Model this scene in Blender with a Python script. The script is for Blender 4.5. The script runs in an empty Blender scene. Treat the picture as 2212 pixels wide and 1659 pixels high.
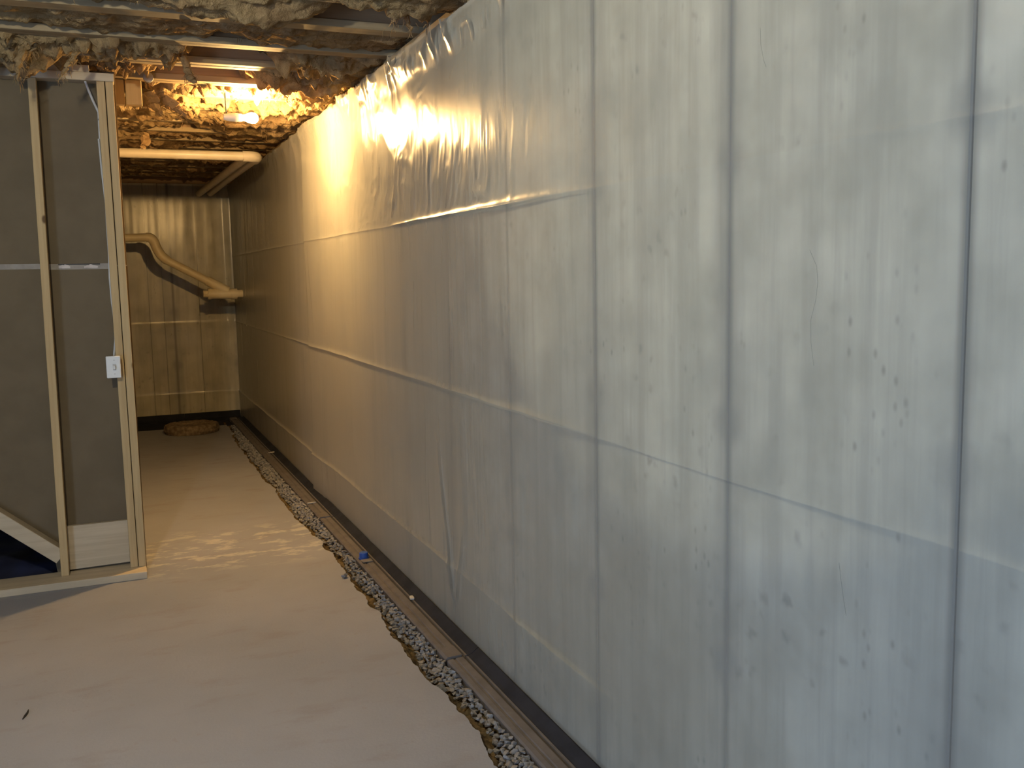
import bpy, bmesh, math, random
import numpy as np
from mathutils import Vector, Matrix

random.seed(7)
RNG = np.random.default_rng(11)
scene = bpy.context.scene
COL = scene.collection
PI = math.pi

# ------------------------------------------------------------------ camera
IW, IH = 2212.0, 1659.0
FPX = 2059.86
YAW, PITCH, ROLL = 0.398459, 0.116294, -0.018803
CAM = np.array([-1.28868, 0.0, 1.5])


def cam_axes():
    F = np.array([math.sin(YAW) * math.cos(PITCH), math.cos(YAW) * math.cos(PITCH), -math.sin(PITCH)])
    R = np.array([math.cos(YAW), -math.sin(YAW), 0.0])
    U = np.cross(R, F)
    c, s = math.cos(ROLL), math.sin(ROLL)
    return F, R * c + U * s, -R * s + U * c


_F, _R, _U = cam_axes()


def at(px, py, axis, val):
    """surveyed point: where the sight line through a photo pixel meets a plane of the room"""
    r = _F * FPX + _R * (px - IW / 2) + _U * (IH / 2 - py)
    t = (val - CAM[axis]) / r[axis]
    return CAM + r * t


cd = bpy.data.cameras.new('camera')
cam = bpy.data.objects.new('camera', cd)
COL.objects.link(cam)
cd.sensor_fit = 'HORIZONTAL'
cd.sensor_width = 36.0
cd.lens = FPX / IW * 36.0
cd.clip_start = 0.02
cam.matrix_world = Matrix(((_R[0], _U[0], -_F[0], CAM[0]), (_R[1], _U[1], -_F[1], CAM[1]),
                           (_R[2], _U[2], -_F[2], CAM[2]), (0, 0, 0, 1)))
scene.camera = cam

# ------------------------------------------------------------------ world, lights, exposure
scene.view_settings.view_transform = 'Standard'
scene.view_settings.look = 'None'
scene.view_settings.gamma = 1.0
scene.view_settings.use_curve_mapping = False
scene.view_settings.exposure = 0.0
scene.cycles.max_bounces = 5
scene.cycles.diffuse_bounces = 3
scene.cycles.glossy_bounces = 2
scene.cycles.transmission_bounces = 2
scene.cycles.transparent_max_bounces = 6
scene.cycles.use_adaptive_sampling = True
scene.cycles.adaptive_threshold = 0.12
scene.cycles.adaptive_min_samples = 16
scene.cycles.sample_clamp_indirect = 6.0
scene.cycles.caustics_reflective = False
scene.cycles.caustics_refractive = False
scene.cycles.use_denoising = True

world = bpy.data.worlds.new('daylight')
scene.world = world
world.use_nodes = True
bg = world.node_tree.nodes['Background']
bg.inputs['Color'].default_value = (0.62, 0.78, 1.0, 1)
bg.inputs['Strength'].default_value = 1.0

BULB_POWER = 3000.0          # radiance of the hanging bulb
BULB_COL = (1.0, 0.60, 0.215)
FILL_BULB_COL = (1.03, 0.96, 0.73)
DOOR_FILL_COL = (0.50, 0.69, 1.0)
FILL_BULB_POWER = 2050.0         # added fill bulb, out of view on the left
DOOR_FILL_POWER = 245.0           # bluish fill light at the added door, watts

REAR_Y, XL = -2.6, -4.6
WIN_Y0, WIN_Y1, WIN_Z0, WIN_Z1 = -2.2, -0.2, 0.06, 2.05     # door opening added in the unseen left wall for fill light
la = bpy.data.lights.new('added_door_light', 'AREA')
la.shape = 'RECTANGLE'
la.size = WIN_Y1 - WIN_Y0
la.size_y = WIN_Z1 - WIN_Z0
la.energy = DOOR_FILL_POWER
la.color = DOOR_FILL_COL
lo = bpy.data.objects.new('added_door_light', la)
COL.objects.link(lo)
lo.location = (XL - .13, (WIN_Y0 + WIN_Y1) / 2, (WIN_Z0 + WIN_Z1) / 2)
lo.rotation_euler = Vector((1, 0, 0)).to_track_quat('-Z', 'Z').to_euler()

# ------------------------------------------------------------------ helpers: naming


def tag(o, label=None, cat=None, group=None, kind=None):
    if label: o['label'] = label
    if cat: o['category'] = cat
    if group: o['group'] = group
    if kind: o['kind'] = kind
    return o


def empty(name, loc=(0, 0, 0)):
    o = bpy.data.objects.new(name, None)
    o.empty_display_size = 0.05
    o.location = loc
    COL.objects.link(o)
    return o


def link(name, me, mat=None, parent=None, smooth=False):
    o = bpy.data.objects.new(name, me)
    COL.objects.link(o)
    if mat is not None and len(me.materials) == 0:
        me.materials.append(mat)
    if smooth:
        me.polygons.foreach_set('use_smooth', [True] * len(me.polygons))
    if parent is not None:
        o.parent = parent
        o.matrix_parent_inverse = Matrix.Translation(-Vector(parent.location)) if parent.parent is None else \
            Matrix.Translation(-Vector(parent.location))
    return o


def mesh(name, verts, faces):
    me = bpy.data.meshes.new(name)
    me.from_pydata([tuple(map(float, v)) for v in verts], [], [tuple(map(int, f)) for f in faces])
    me.update()
    return me


def fast_mesh(name, V, Q):
    """large quad mesh from numpy arrays"""
    me = bpy.data.meshes.new(name)
    V = np.asarray(V, dtype=np.float32)
    Q = np.asarray(Q, dtype=np.int32)
    n = Q.shape[1]
    me.vertices.add(len(V))
    me.vertices.foreach_set('co', V.ravel())
    me.loops.add(Q.size)
    me.loops.foreach_set('vertex_index', Q.ravel())
    me.polygons.add(len(Q))
    me.polygons.foreach_set('loop_start', np.arange(0, Q.size, n, dtype=np.int32))
    me.polygons.foreach_set('loop_total', np.full(len(Q), n, dtype=np.int32))
    me.update(calc_edges=True)
    me.validate()
    return me


def grid_quads(nu, nv):
    i = np.arange(nu - 1)[:, None] * nv + np.arange(nv - 1)[None, :]
    return np.stack([i, i + nv, i + nv + 1, i + 1], -1).reshape(-1, 4)


class MB:
    """collects primitives into one mesh"""

    def __init__(self):
        self.v, self.f = [], []

    def add(self, verts, faces):
        n = len(self.v)
        self.v += [tuple(map(float, a)) for a in verts]
        self.f += [tuple(int(i) + n for i in f) for f in faces]
        return self

    def box(self, x0, x1, y0, y1, z0, z1, M=None, bevel=0.0):
        bm = bmesh.new()
        bmesh.ops.create_cube(bm, size=1.0)
        for v in bm.verts:
            v.co = Vector((x0 + (v.co.x + .5) * (x1 - x0), y0 + (v.co.y + .5) * (y1 - y0), z0 + (v.co.z + .5) * (z1 - z0)))
        if bevel > 0:
            bmesh.ops.bevel(bm, geom=bm.edges[:], offset=bevel, segments=1, affect='EDGES', profile=0.5)
        if M is not None:
            bmesh.ops.transform(bm, matrix=M, verts=bm.verts[:])
        bm.verts.ensure_lookup_table()
        self.add([v.co for v in bm.verts], [[v.index for v in f.verts] for f in bm.faces])
        bm.free()
        return self

    def prism(self, poly, axis, a, b):
        """extrude a 2-D polygon along an axis"""
        n = len(poly)
        def P(p, t):
            q = list(p); q.insert(axis, t); return q
        vs = [P(p, a) for p in poly] + [P(p, b) for p in poly]
        fs = [tuple(range(n))[::-1], tuple(range(n, 2 * n))] + [(i, (i + 1) % n, n + (i + 1) % n, n + i) for i in range(n)]
        return self.add(vs, fs)

    def tube(self, pts, radii, seg=12, cap=True, jitter=0.0, squash=1.0):
        pts = [Vector(p) for p in pts]
        if not hasattr(radii, '__len__'): radii = [radii] * len(pts)
        vs, fs = [], []
        prev = None
        for i, p in enumerate(pts):
            d = (pts[min(i + 1, len(pts) - 1)] - pts[max(i - 1, 0)]).normalized()
            if prev is None:
                a = Vector((0, 0, 1)) if abs(d.z) < .9 else Vector((1, 0, 0))
                u = d.cross(a).normalized()
            else:
                u = (prev - d * prev.dot(d)).normalized()
            w = d.cross(u)
            prev = u
            for k in range(seg):
                t = 2 * PI * k / seg
                r = radii[i] * (1 + jitter * (random.random() - .5) * 2)
                vs.append(p + u * (math.cos(t) * r) + w * (math.sin(t) * r * squash))
        for i in range(len(pts) - 1):
            for k in range(seg):
                a, b = i * seg + k, i * seg + (k + 1) % seg
                fs.append((a, b, b + seg, a + seg))
        if cap:
            fs.append(tuple(range(seg))[::-1])
            fs.append(tuple(range((len(pts) - 1) * seg, len(pts) * seg)))
        return self.add(vs, fs)

    def build(self, name, mat, parent=None, smooth=False):
        me = mesh(name, self.v, self.f)
        bm = bmesh.new(); bm.from_mesh(me)
        bmesh.ops.recalc_face_normals(bm, faces=bm.faces[:])
        bm.to_mesh(me); bm.free()
        o = link(name, me, mat, parent, smooth)
        if smooth:
            try:
                me.set_sharp_from_angle(angle=math.radians(40))
            except Exception:
                pass
        return o


def box(name, x0, x1, y0, y1, z0, z1, mat, parent=None, bevel=0.002, M=None):
    return MB().box(x0, x1, y0, y1, z0, z1, M, bevel).build(name, mat, parent)


# ------------------------------------------------------------------ helpers: noise (numpy)
_T = RNG.random((256, 256)).astype(np.float32)


def vnoise(x, y, seed=0):
    x = np.asarray(x, float) + seed * 17.31
    y = np.asarray(y, float) + seed * 9.17
    xi, yi = np.floor(x).astype(int), np.floor(y).astype(int)
    fx, fy = x - xi, y - yi
    fx = fx * fx * fx * (fx * (fx * 6 - 15) + 10)
    fy = fy * fy * fy * (fy * (fy * 6 - 15) + 10)
    a, b = _T[xi % 256, yi % 256], _T[(xi + 1) % 256, yi % 256]
    c, d = _T[xi % 256, (yi + 1) % 256], _T[(xi + 1) % 256, (yi + 1) % 256]
    return (a * (1 - fx) + b * fx) * (1 - fy) + (c * (1 - fx) + d * fx) * fy - .5


def fbm(x, y, oct=4, seed=0, gain=.5):
    s, a = 0, 1.0
    for k in range(oct):
        s = s + a * vnoise(x * 2 ** k, y * 2 ** k, seed + k * 3)
        a *= gain
    return s


def ridged(x, y, oct=4, seed=0, gain=.5):
    s, a = 0, 1.0
    for k in range(oct):
        s = s + a * (1 - 4 * np.abs(vnoise(x * 2 ** k, y * 2 ** k, seed + k * 3)))
        a *= gain
    return s


def sstep(a, b, x):
    t = np.clip((x - a) / (b - a), 0, 1)
    return t * t * (3 - 2 * t)


# ------------------------------------------------------------------ helpers: materials
class NT:
    def __init__(self, name):
        self.m = bpy.data.materials.new(name)
        self.m.use_nodes = True
        self.t = self.m.node_tree
        self.t.nodes.clear()
        self.out = self.n('ShaderNodeOutputMaterial')

    def n(self, typ, **kw):
        nd = self.t.nodes.new(typ)
        for k, v in kw.items():
            if k.startswith('i_'):
                nd.inputs[k[2:].replace('_', ' ')].default_value = v
            else:
                setattr(nd, k, v)
        return nd

    def l(self, a, b):
        self.t.links.new(a, b)

    def pos(self, scale=(1, 1, 1), loc=(0, 0, 0)):
        g = self.n('ShaderNodeNewGeometry')
        mp = self.n('ShaderNodeMapping')
        mp.inputs['Scale'].default_value = scale
        mp.inputs['Location'].default_value = loc
        self.l(g.outputs['Position'], mp.inputs['Vector'])
        return mp.outputs['Vector']

    def noise(self, vec, scale=5, detail=4, rough=.55, dist=0.0):
        nd = self.n('ShaderNodeTexNoise')
        nd.inputs['Scale'].default_value = scale
        nd.inputs['Detail'].default_value = detail
        nd.inputs['Roughness'].default_value = rough
        nd.inputs['Distortion'].default_value = dist
        self.l(vec, nd.inputs['Vector'])
        return nd.outputs['Fac']

    def voro(self, vec, scale, feature='F1'):
        nd = self.n('ShaderNodeTexVoronoi')
        nd.feature = feature
        nd.inputs['Scale'].default_value = scale
        self.l(vec, nd.inputs['Vector'])
        return nd.outputs['Distance']

    def ramp(self, fac, stops):
        nd = self.n('ShaderNodeValToRGB')
        cr = nd.color_ramp
        while len(cr.elements) < len(stops): cr.elements.new(.5)
        for e, (p, c) in zip(cr.elements, stops):
            e.position = p
            e.color = (*c, 1) if len(c) == 3 else c
        self.l(fac, nd.inputs['Fac'])
        return nd.outputs['Color']

    def rng(self, fac, a, b, c, d):
        nd = self.n('ShaderNodeMapRange')
        nd.interpolation_type = 'SMOOTHSTEP'
        for k, v in zip(('From Min', 'From Max', 'To Min', 'To Max'), (a, b, c, d)):
            nd.inputs[k].default_value = v
        self.l(fac, nd.inputs['Value'])
        return nd.outputs['Result']

    def math(self, op, a, b=None):
        nd = self.n('ShaderNodeMath', operation=op)
        for i, v in enumerate((a, b)):
            if v is None: continue
            if isinstance(v, (int, float)): nd.inputs[i].default_value = v
            else: self.l(v, nd.inputs[i])
        return nd.outputs[0]

    def mix(self, fac, a, b, blend='MIX'):
        nd = self.n('ShaderNodeMix', data_type='RGBA', blend_type=blend)
        for s, v in ((nd.inputs[0], fac), (nd.inputs[6], a), (nd.inputs[7], b)):
            if isinstance(v, (int, float)): s.default_value = v
            elif isinstance(v, tuple): s.default_value = (*v, 1)
            else: self.l(v, s)
        return nd.outputs[2]

    def bump(self, h, strength=.3, dist=.01):
        nd = self.n('ShaderNodeBump')
        nd.inputs['Strength'].default_value = strength
        nd.inputs['Distance'].default_value = dist
        self.l(h, nd.inputs['Height'])
        return nd.outputs['Normal']

    def principled(self, col, rough=.7, normal=None, spec=.5, **kw):
        p = self.n('ShaderNodeBsdfPrincipled')
        if isinstance(col, tuple): p.inputs['Base Color'].default_value = (*col, 1)
        else: self.l(col, p.inputs['Base Color'])
        if isinstance(rough, (int, float)): p.inputs['Roughness'].default_value = rough
        else: self.l(rough, p.inputs['Roughness'])
        p.inputs['Specular IOR Level'].default_value = spec
        if normal is not None: self.l(normal, p.inputs['Normal'])
        for k, v in kw.items(): p.inputs[k.replace('_', ' ')].default_value = v
        return p.outputs[0]

    def done(self, sh):
        self.l(sh, self.out.inputs['Surface'])
        return self.m


JOINT0, JOINT_STEP = 1.148, 0.643


def mat_concrete_wall(name, axis):
    """poured wall: cement grey, mottled, water streaks, bug holes, damp along the form joints and ties"""
    t = NT(name)
    v = t.pos()
    big = t.noise(v, 1.3, 3)
    mid = t.noise(v, 5, 3, .5)
    streak = t.noise(t.pos((9, 9, .55)), 1.6, 4, .6)
    col = t.ramp(mid, [(.28, (.35, .335, .288)), (.5, (.46, .44, .382)), (.72, (.545, .522, .457))])
    col = t.mix(t.rng(streak, .40, .68, 0, .5), col, (.29, .28, .25))
    col = t.mix(t.rng(big, .5, .72, 0, .45), col, (.27, .27, .255))
    # dark blotches where the face is pitted, in drifts
    vd = t.n('ShaderNodeVectorMath', operation='ADD')
    nz_ = t.n('ShaderNodeTexNoise'); nz_.inputs['Scale'].default_value = 22; nz_.inputs['Detail'].default_value = 2
    t.l(v, nz_.inputs['Vector'])
    sc_ = t.n('ShaderNodeVectorMath', operation='SCALE'); sc_.inputs['Scale'].default_value = .06
    t.l(nz_.outputs['Color'], sc_.inputs[0]); t.l(v, vd.inputs[0]); t.l(sc_.outputs[0], vd.inputs[1])
    vo = t.voro(vd.outputs[0], 13)
    drift = t.rng(t.noise(v, 2.1, 3), .47, .66, 0, 1)
    spots = t.math('MULTIPLY', t.rng(vo, .02, .28, 1, 0), drift)
    col = t.mix(t.math('MULTIPLY', spots, .46), col, (.15, .148, .14))
    vo2 = t.voro(t.pos((1, 1, .6), (3.3, 1.7, .4)), 34)
    spots2 = t.math('MULTIPLY', t.rng(vo2, .03, .3, 1, 0), t.rng(t.noise(v, 3.4, 2), .52, .68, 0, 1))
    col = t.mix(t.math('MULTIPLY', spots2, .5), col, (.14, .138, .13))
    # damp stain along each form joint
    g = t.n('ShaderNodeNewGeometry')
    sp = t.n('ShaderNodeSeparateXYZ')
    t.l(g.outputs['Position'], sp.inputs[0])
    c = sp.outputs[axis]
    ph = t.math('FRACT', t.math('ADD', t.math('MULTIPLY', t.math('SUBTRACT', c, JOINT0 if axis == 1 else 0.0), 1 / JOINT_STEP), 40.5))
    dj = t.math('ABSOLUTE', t.math('SUBTRACT', ph, .5))                      # 0 at the joint
    wob = t.math('ADD', dj, t.math('MULTIPLY', t.math('SUBTRACT', t.noise(t.pos((1, 1, .35)), 9, 3), .5), .08))
    damp = t.math('MULTIPLY', t.rng(wob, .0, .13, 1, 0), t.rng(t.noise(t.pos((1, 1, 1)), 2.4, 3), .4, .62, .12, 1))
    col = t.mix(t.math('MULTIPLY', damp, .55), col, (.19, .19, .18))
    line = t.rng(dj, .002, .034, 1, 0)
    col = t.mix(t.math('MULTIPLY', line, .72), col, (.12, .12, .12))
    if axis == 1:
        # brown darkening painted in for the dimmer light low on the near wall
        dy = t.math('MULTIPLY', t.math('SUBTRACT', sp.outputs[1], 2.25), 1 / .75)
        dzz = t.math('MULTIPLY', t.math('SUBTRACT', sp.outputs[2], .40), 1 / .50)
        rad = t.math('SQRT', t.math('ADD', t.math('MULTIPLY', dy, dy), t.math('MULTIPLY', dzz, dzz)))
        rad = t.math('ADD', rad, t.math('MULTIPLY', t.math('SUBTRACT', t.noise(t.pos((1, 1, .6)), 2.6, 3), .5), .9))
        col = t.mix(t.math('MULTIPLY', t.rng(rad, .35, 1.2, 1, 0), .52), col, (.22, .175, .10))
    # ties about every 0.58 m up each joint
    pz = t.math('FRACT', t.math('ADD', t.math('MULTIPLY', t.math('SUBTRACT', sp.outputs[2], 1.74), 1 / .585), 20.5))
    dz = t.math('MULTIPLY', t.math('SUBTRACT', pz, .5), .585 / JOINT_STEP)
    rr = t.math('SQRT', t.math('ADD', t.math('MULTIPLY', dj, dj), t.math('MULTIPLY', dz, dz)))
    rr = t.math('ADD', rr, t.math('MULTIPLY', t.math('SUBTRACT', t.noise(v, 12, 3), .5), .1))
    col = t.mix(t.math('MULTIPLY', t.rng(rr, .02, .12, 1, 0), .5), col, (.18, .18, .175))
    d = t.n('ShaderNodeBsdfDiffuse')
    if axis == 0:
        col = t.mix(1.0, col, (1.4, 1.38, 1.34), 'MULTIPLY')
    t.l(col, d.inputs[0])
    return t.done(d.outputs[0])


def mat_film():
    """hazy polyethylene sheet: partly clear, partly milky, with a sheen"""
    t = NT('polyethylene_film')
    nrm = t.bump(t.noise(t.pos((8, 8, 3)), 2.4, 2, .5, .3), .06, .003)
    d = t.n('ShaderNodeBsdfDiffuse')
    d.inputs['Color'].default_value = (.80, .785, .715, 1)
    t.l(nrm, d.inputs['Normal'])
    tr = t.n('ShaderNodeBsdfTransparent')
    tr.inputs['Color'].default_value = (.95, .96, .94, 1)
    tl = t.n('ShaderNodeBsdfTranslucent')
    tl.inputs['Color'].default_value = (.7, .7, .66, 1)
    dt = t.n('ShaderNodeMixShader'); dt.inputs[0].default_value = .28
    t.l(d.outputs[0], dt.inputs[1]); t.l(tl.outputs[0], dt.inputs[2])
    lw = t.n('ShaderNodeLayerWeight'); lw.inputs['Blend'].default_value = .35
    haze = t.rng(lw.outputs['Facing'], .1, .95, .11, .55)
    mx = t.n('ShaderNodeMixShader')
    t.l(haze, mx.inputs[0])
    t.l(tr.outputs[0], mx.inputs[1]); t.l(dt.outputs[0], mx.inputs[2])
    g = t.n('ShaderNodeBsdfGlossy')
    g.inputs['Roughness'].default_value = .23
    t.l(nrm, g.inputs['Normal'])
    fr = t.n('ShaderNodeFresnel'); fr.inputs['IOR'].default_value = 1.5
    t.l(nrm, fr.inputs['Normal'])
    m2 = t.n('ShaderNodeMixShader')
    t.l(t.math('MULTIPLY', fr.outputs[0], .75), m2.inputs[0])
    t.l(mx.outputs[0], m2.inputs[1]); t.l(g.outputs[0], m2.inputs[2])
    return t.done(m2.outputs[0])


def mat_floor():
    t = NT('floor_concrete')
    v = t.pos()
    big = t.noise(v, .9, 4, .6)
    mid = t.noise(t.pos((1, 2.4, 1)), 3.2, 5, .62)
    fine = t.noise(v, 90, 3, .6)
    col = t.ramp(big, [(.3, (.232, .245, .29)), (.55, (.272, .285, .338)), (.75, (.308, .322, .38))])
    col = t.mix(t.rng(mid, .52, .74, 0, .5), col, (.21, .19, .20))
    spl = t.rng(t.noise(t.pos((1, 1, 1), (4.7, 2.2, 0)), 2.7, 4), .66, .69, 0, .5)
    g = t.n('ShaderNodeNewGeometry'); s = t.n('ShaderNodeSeparateXYZ'); t.l(g.outputs['Position'], s.inputs[0])
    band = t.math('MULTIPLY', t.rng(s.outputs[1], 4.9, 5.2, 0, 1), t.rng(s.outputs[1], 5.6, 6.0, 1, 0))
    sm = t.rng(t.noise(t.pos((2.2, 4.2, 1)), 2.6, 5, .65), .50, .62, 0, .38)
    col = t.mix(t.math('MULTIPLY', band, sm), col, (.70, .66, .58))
    col = t.mix(t.math('MULTIPLY', t.rng(t.noise(v, 26, 2), .66, .74, 0, 1), .25), col, (.22, .19, .17))
    nrm = t.bump(t.math('ADD', t.math('MULTIPLY', fine, .4), mid), .3, .006)
    return t.done(t.principled(col, .78, nrm, .35))


def mat_wood(name, base, dark, axis=2, knots=True, spec=.3):
    t = NT(name)
    sc = [38, 38, 38]; sc[axis] = 1.6
    grain = t.noise(t.pos(tuple(sc)), 1.2, 5, .6, .4)
    tone = t.noise(t.pos(), 2.3, 2)
    col = t.mix(t.rng(grain, .35, .7, 0, .6), base, dark)
    col = t.mix(t.rng(tone, .35, .7, 0, .35), col, tuple(c * .8 for c in base))
    if knots:
        ks = [7, 7, 7]; ks[axis] = 4.2
        k = t.voro(t.pos(tuple(ks), (1.3, .4, .7)), 1.0)
        col = t.mix(t.rng(k, .05, .115, .9, 0), col, (.10, .05, .02))
    return t.done(t.principled(col, .72, t.bump(grain, .15, .003), spec))


def mat_plain(name, col, rough=.6, spec=.4, var=.12, scale=20, bump=.0, **kw):
    t = NT(name)
    n = t.noise(t.pos(), scale, 4)
    c = t.mix(t.rng(n, .3, .7, 0, 1), tuple(x * (1 - var) for x in col), tuple(min(1, x * (1 + var)) for x in col))
    nrm = t.bump(n, bump, .006) if bump else None
    return t.done(t.principled(c, rough, nrm, spec, **kw))


def mat_fibre():
    """brown glass-fibre insulation, some light passes through"""
    t = NT('glass_fibre')
    v = t.pos()
    a = t.noise(v, 9, 5, .65, .5)
    b = t.noise(v, 60, 4, .7)
    c = t.noise(v, 2.2, 2)
    col = t.ramp(a, [(.28, (.20, .12, .058)), (.5, (.40, .265, .135)), (.72, (.58, .42, .235))])
    col = t.mix(t.rng(c, .42, .66, 0, .55), col, (.50, .38, .20))
    col = t.mix(t.rng(b, .4, .7, 0, .3), col, (.22, .14, .08))
    nrm = t.bump(t.math('ADD', a, t.math('MULTIPLY', b, .6)), .8, .03)
    d = t.n('ShaderNodeBsdfDiffuse'); t.l(col, d.inputs[0]); t.l(nrm, d.inputs['Normal'])
    tl = t.n('ShaderNodeBsdfTranslucent'); t.l(col, tl.inputs[0])
    m = t.n('ShaderNodeMixShader'); m.inputs[0].default_value = .3
    t.l(d.outputs[0], m.inputs[1]); t.l(tl.outputs[0], m.inputs[2])
    return t.done(m.outputs[0])


def mat_stone():
    t = NT('gravel_stone')
    oi = t.n('ShaderNodeObjectInfo')
    n = t.noise(t.pos(), 45, 3)
    col = t.ramp(n, [(.3, (.135, .14, .153)), (.55, (.235, .24, .257)), (.75, (.335, .335, .35))])
    col = t.mix(t.math('MULTIPLY', oi.outputs['Random'], .5), col, (.22, .19, .16))
    return t.done(t.principled(col, .8, t.bump(t.noise(t.pos(), 150, 3), .3, .003), .3))


def mat_emit(name, col, s):
    t = NT(name)
    e = t.n('ShaderNodeEmission')
    e.inputs['Color'].default_value = (*col, 1)
    e.inputs['Strength'].default_value = s
    return t.done(e.outputs[0])


M = dict(
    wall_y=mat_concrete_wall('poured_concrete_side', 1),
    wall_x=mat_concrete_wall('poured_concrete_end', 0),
    joint=mat_plain('joint_grout', (.16, .16, .155), .9, .2),
    film=mat_film(),
    floor=mat_floor(),
    stud=mat_wood('stud_pine', (.56, .415, .225), (.42, .29, .14), 2),
    plate=mat_wood('plate_pine', (.58, .49, .36), (.42, .34, .24), 0),
    flange=mat_wood('joist_flange', (.34, .26, .155), (.24, .175, .095), 0, False),
    web=mat_wood('joist_web', (.34, .23, .13), (.24, .15, .08), 0, False),
    deck=mat_wood('subfloor', (.34, .24, .14), (.24, .16, .09), 0, False),
    block=mat_wood('blocking', (.62, .44, .22), (.45, .29, .12), 2, False),
    drywall=mat_plain('drywall_back', (.165, .130, .085), .92, .2, .07, 6),
    paper=mat_plain('torn_paper', (.62, .56, .54), .9, .2),
    tape=mat_plain('drywall_tape', (.34, .31, .28), .85, .2),
    fibre=mat_fibre(),
    stone=mat_stone(),
    soil=mat_plain('soil', (.125, .092, .050), .95, .1, .45, 38, .6),
    pvc=mat_plain('pvc_pipe', (.66, .58, .46), .42, .45, .05, 8),
    pvc2=mat_plain('pvc_fitting', (.72, .62, .42), .42, .45, .05, 8),
    channel=mat_plain('channel_plastic', (.125, .117, .120), .8, .2, .12, 14),
    channel_dark=mat_plain('channel_dark', (.045, .042, .045), .55, .3),
    flangep=mat_plain('flange_plastic', (.020, .023, .032), .85, .12, .2, 10),
    blue=mat_plain('blue_plastic', (.03, .085, .34), .45, .45),
    tarp=mat_plain('blue_tarp', (.02, .024, .055), .5, .4, .3, 5, .3),
    white=mat_plain('white_plastic', (.78, .80, .82), .4, .5, .02),
    scrap=mat_plain('white_scrap', (.45, .45, .45), .6, .4, .05),
    cable=mat_plain('cable_sheath', (.55, .55, .55), .5, .4, .05),
    metal=mat_plain('grey_metal', (.22, .22, .22), .45, .5, .1, 20, Metallic=.6),
    disc=mat_plain('weathered_slab', (.19, .15, .105), .95, .1, .4, 24, .6),
    twig=mat_plain('dark_twig', (.03, .03, .03), .9, .2),
    backwall=mat_plain('rear_paint', (.40, .39, .37), .9, .2, .08, 3),
    porcelain=mat_plain('porcelain', (.8, .78, .74), .3, .5, .02),
    bulb=mat_emit('lit_bulb', BULB_COL, BULB_POWER),
    fill_bulb=mat_emit('added_fill_bulb', FILL_BULB_COL, FILL_BULB_POWER),
)

# ================================================================== SETTING
HT = 2.494          # top of the poured wall
ZJ = 2.53           # underside of the joists
YB = 10.76          # back wall
Y0 = REAR_Y

# ---- right wall: footing body + one panel face for every form board
wr = MB().box(.03, .23, Y0, YB + .2, -.25, HT, None, 0).build('wall_right', M['joint'])
tag(wr, 'grey poured concrete wall with vertical form joints behind plastic', kind='structure')
j = JOINT0 - JOINT_STEP * 10
k = 0
while j < YB:
    a, b = max(j, Y0), min(j + JOINT_STEP, YB)
    if b - a > .05:
        off = (random.random() - .5) * .004
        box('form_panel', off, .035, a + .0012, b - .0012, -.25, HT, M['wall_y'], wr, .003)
    j += JOINT_STEP
# hairline cracks in the concrete
for pts in ([(1752, 540), (1762, 575), (1768, 610), (1764, 650), (1754, 690), (1753, 740), (1756, 790)], [(1812, 1215), (1816, 1250), (1822, 1290), (1826, 1330)],
            [(1640, 60), (1646, 95), (1650, 130), (1655, 145)]):
    mbk = MB().tube([Vector(at(x + random.uniform(-3, 3), y, 0, -.0016)) for x, y in pts], .0005, 5)
    mbk.build('crack', M['joint'], wr)
# ---- back wall
wb = MB().box(XL, .03, YB + .03, YB + .23, -.25, HT, None, 0).build('wall_back', M['joint'])
tag(wb, 'far concrete end wall in warm lamplight', kind='structure')
j = -.741 - .137
edges = [0.0, -.741 + .10, -.80, -.878 - .02, -1.5, -2.14, -2.78, -3.42, -4.06, XL]
edges = [0.0, -.38, -.741, -.885, -1.52, -2.16, -2.80, -3.44, -4.08, XL]
for a, b in zip(edges[1:], edges[:-1]):
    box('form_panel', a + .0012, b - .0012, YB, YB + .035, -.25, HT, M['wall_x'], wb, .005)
# ---- other walls of the basement
mb = MB()
mb.box(XL - .1, XL, Y0, WIN_Y0, -.1, ZJ + .26).box(XL - .1, XL, WIN_Y1, YB, -.1, ZJ + .26)
mb.box(XL - .1, XL, WIN_Y0, WIN_Y1, -.1, WIN_Z0).box(XL - .1, XL, WIN_Y0, WIN_Y1, WIN_Z1, ZJ + .26)
tag(mb.build('wall_left', M['backwall']), kind='structure')
tag(MB().box(XL, .03, Y0 - .1, Y0, -.1, ZJ + .26, None, 0).build('wall_rear', M['backwall']), kind='structure')
mb = MB()  # frame of the added door
for y in (WIN_Y0 + .03, (WIN_Y0 + WIN_Y1) / 2, WIN_Y1 - .03):
    mb.box(XL - .09, XL - .02, y - .03, y + .03, WIN_Z0, WIN_Z1)
for z in (WIN_Z0 + .03, WIN_Z1 - .03):
    mb.box(XL - .09, XL - .02, WIN_Y0, WIN_Y1, z - .03, z + .03)
tag(mb.build('added_door', M['white']), 'added door frame in the left wall, out of view', kind='structure')

# ---- floor slab with its broken edge along the trench
EDGE_PX = [(497, 936), (511, 958), (538, 992), (552, 1011), (574, 1042), (593, 1057), (600.5, 1073.6), (620, 1093),
           (637, 1117), (646, 1128), (660, 1137), (675, 1155.5), (690, 1163), (704, 1187), (721, 1194), (731, 1216),
           (747.6, 1235), (760, 1257), (772, 1274), (791, 1295), (796.6, 1308), (816, 1322), (835, 1358),
           (857.5, 1382.6), (879.6, 1413), (904.5, 1443.5), (926.6, 1471), (960, 1493), (985, 1524), (1004, 1557),
           (1029, 1579), (1043, 1604), (1056.7, 1631.6), (1073, 1654)]
EP = np.array([at(x, y, 2, 0.0)[:2] for x, y in EDGE_PX])
o = np.argsort(EP[:, 1])
EP = EP[o]


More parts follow.
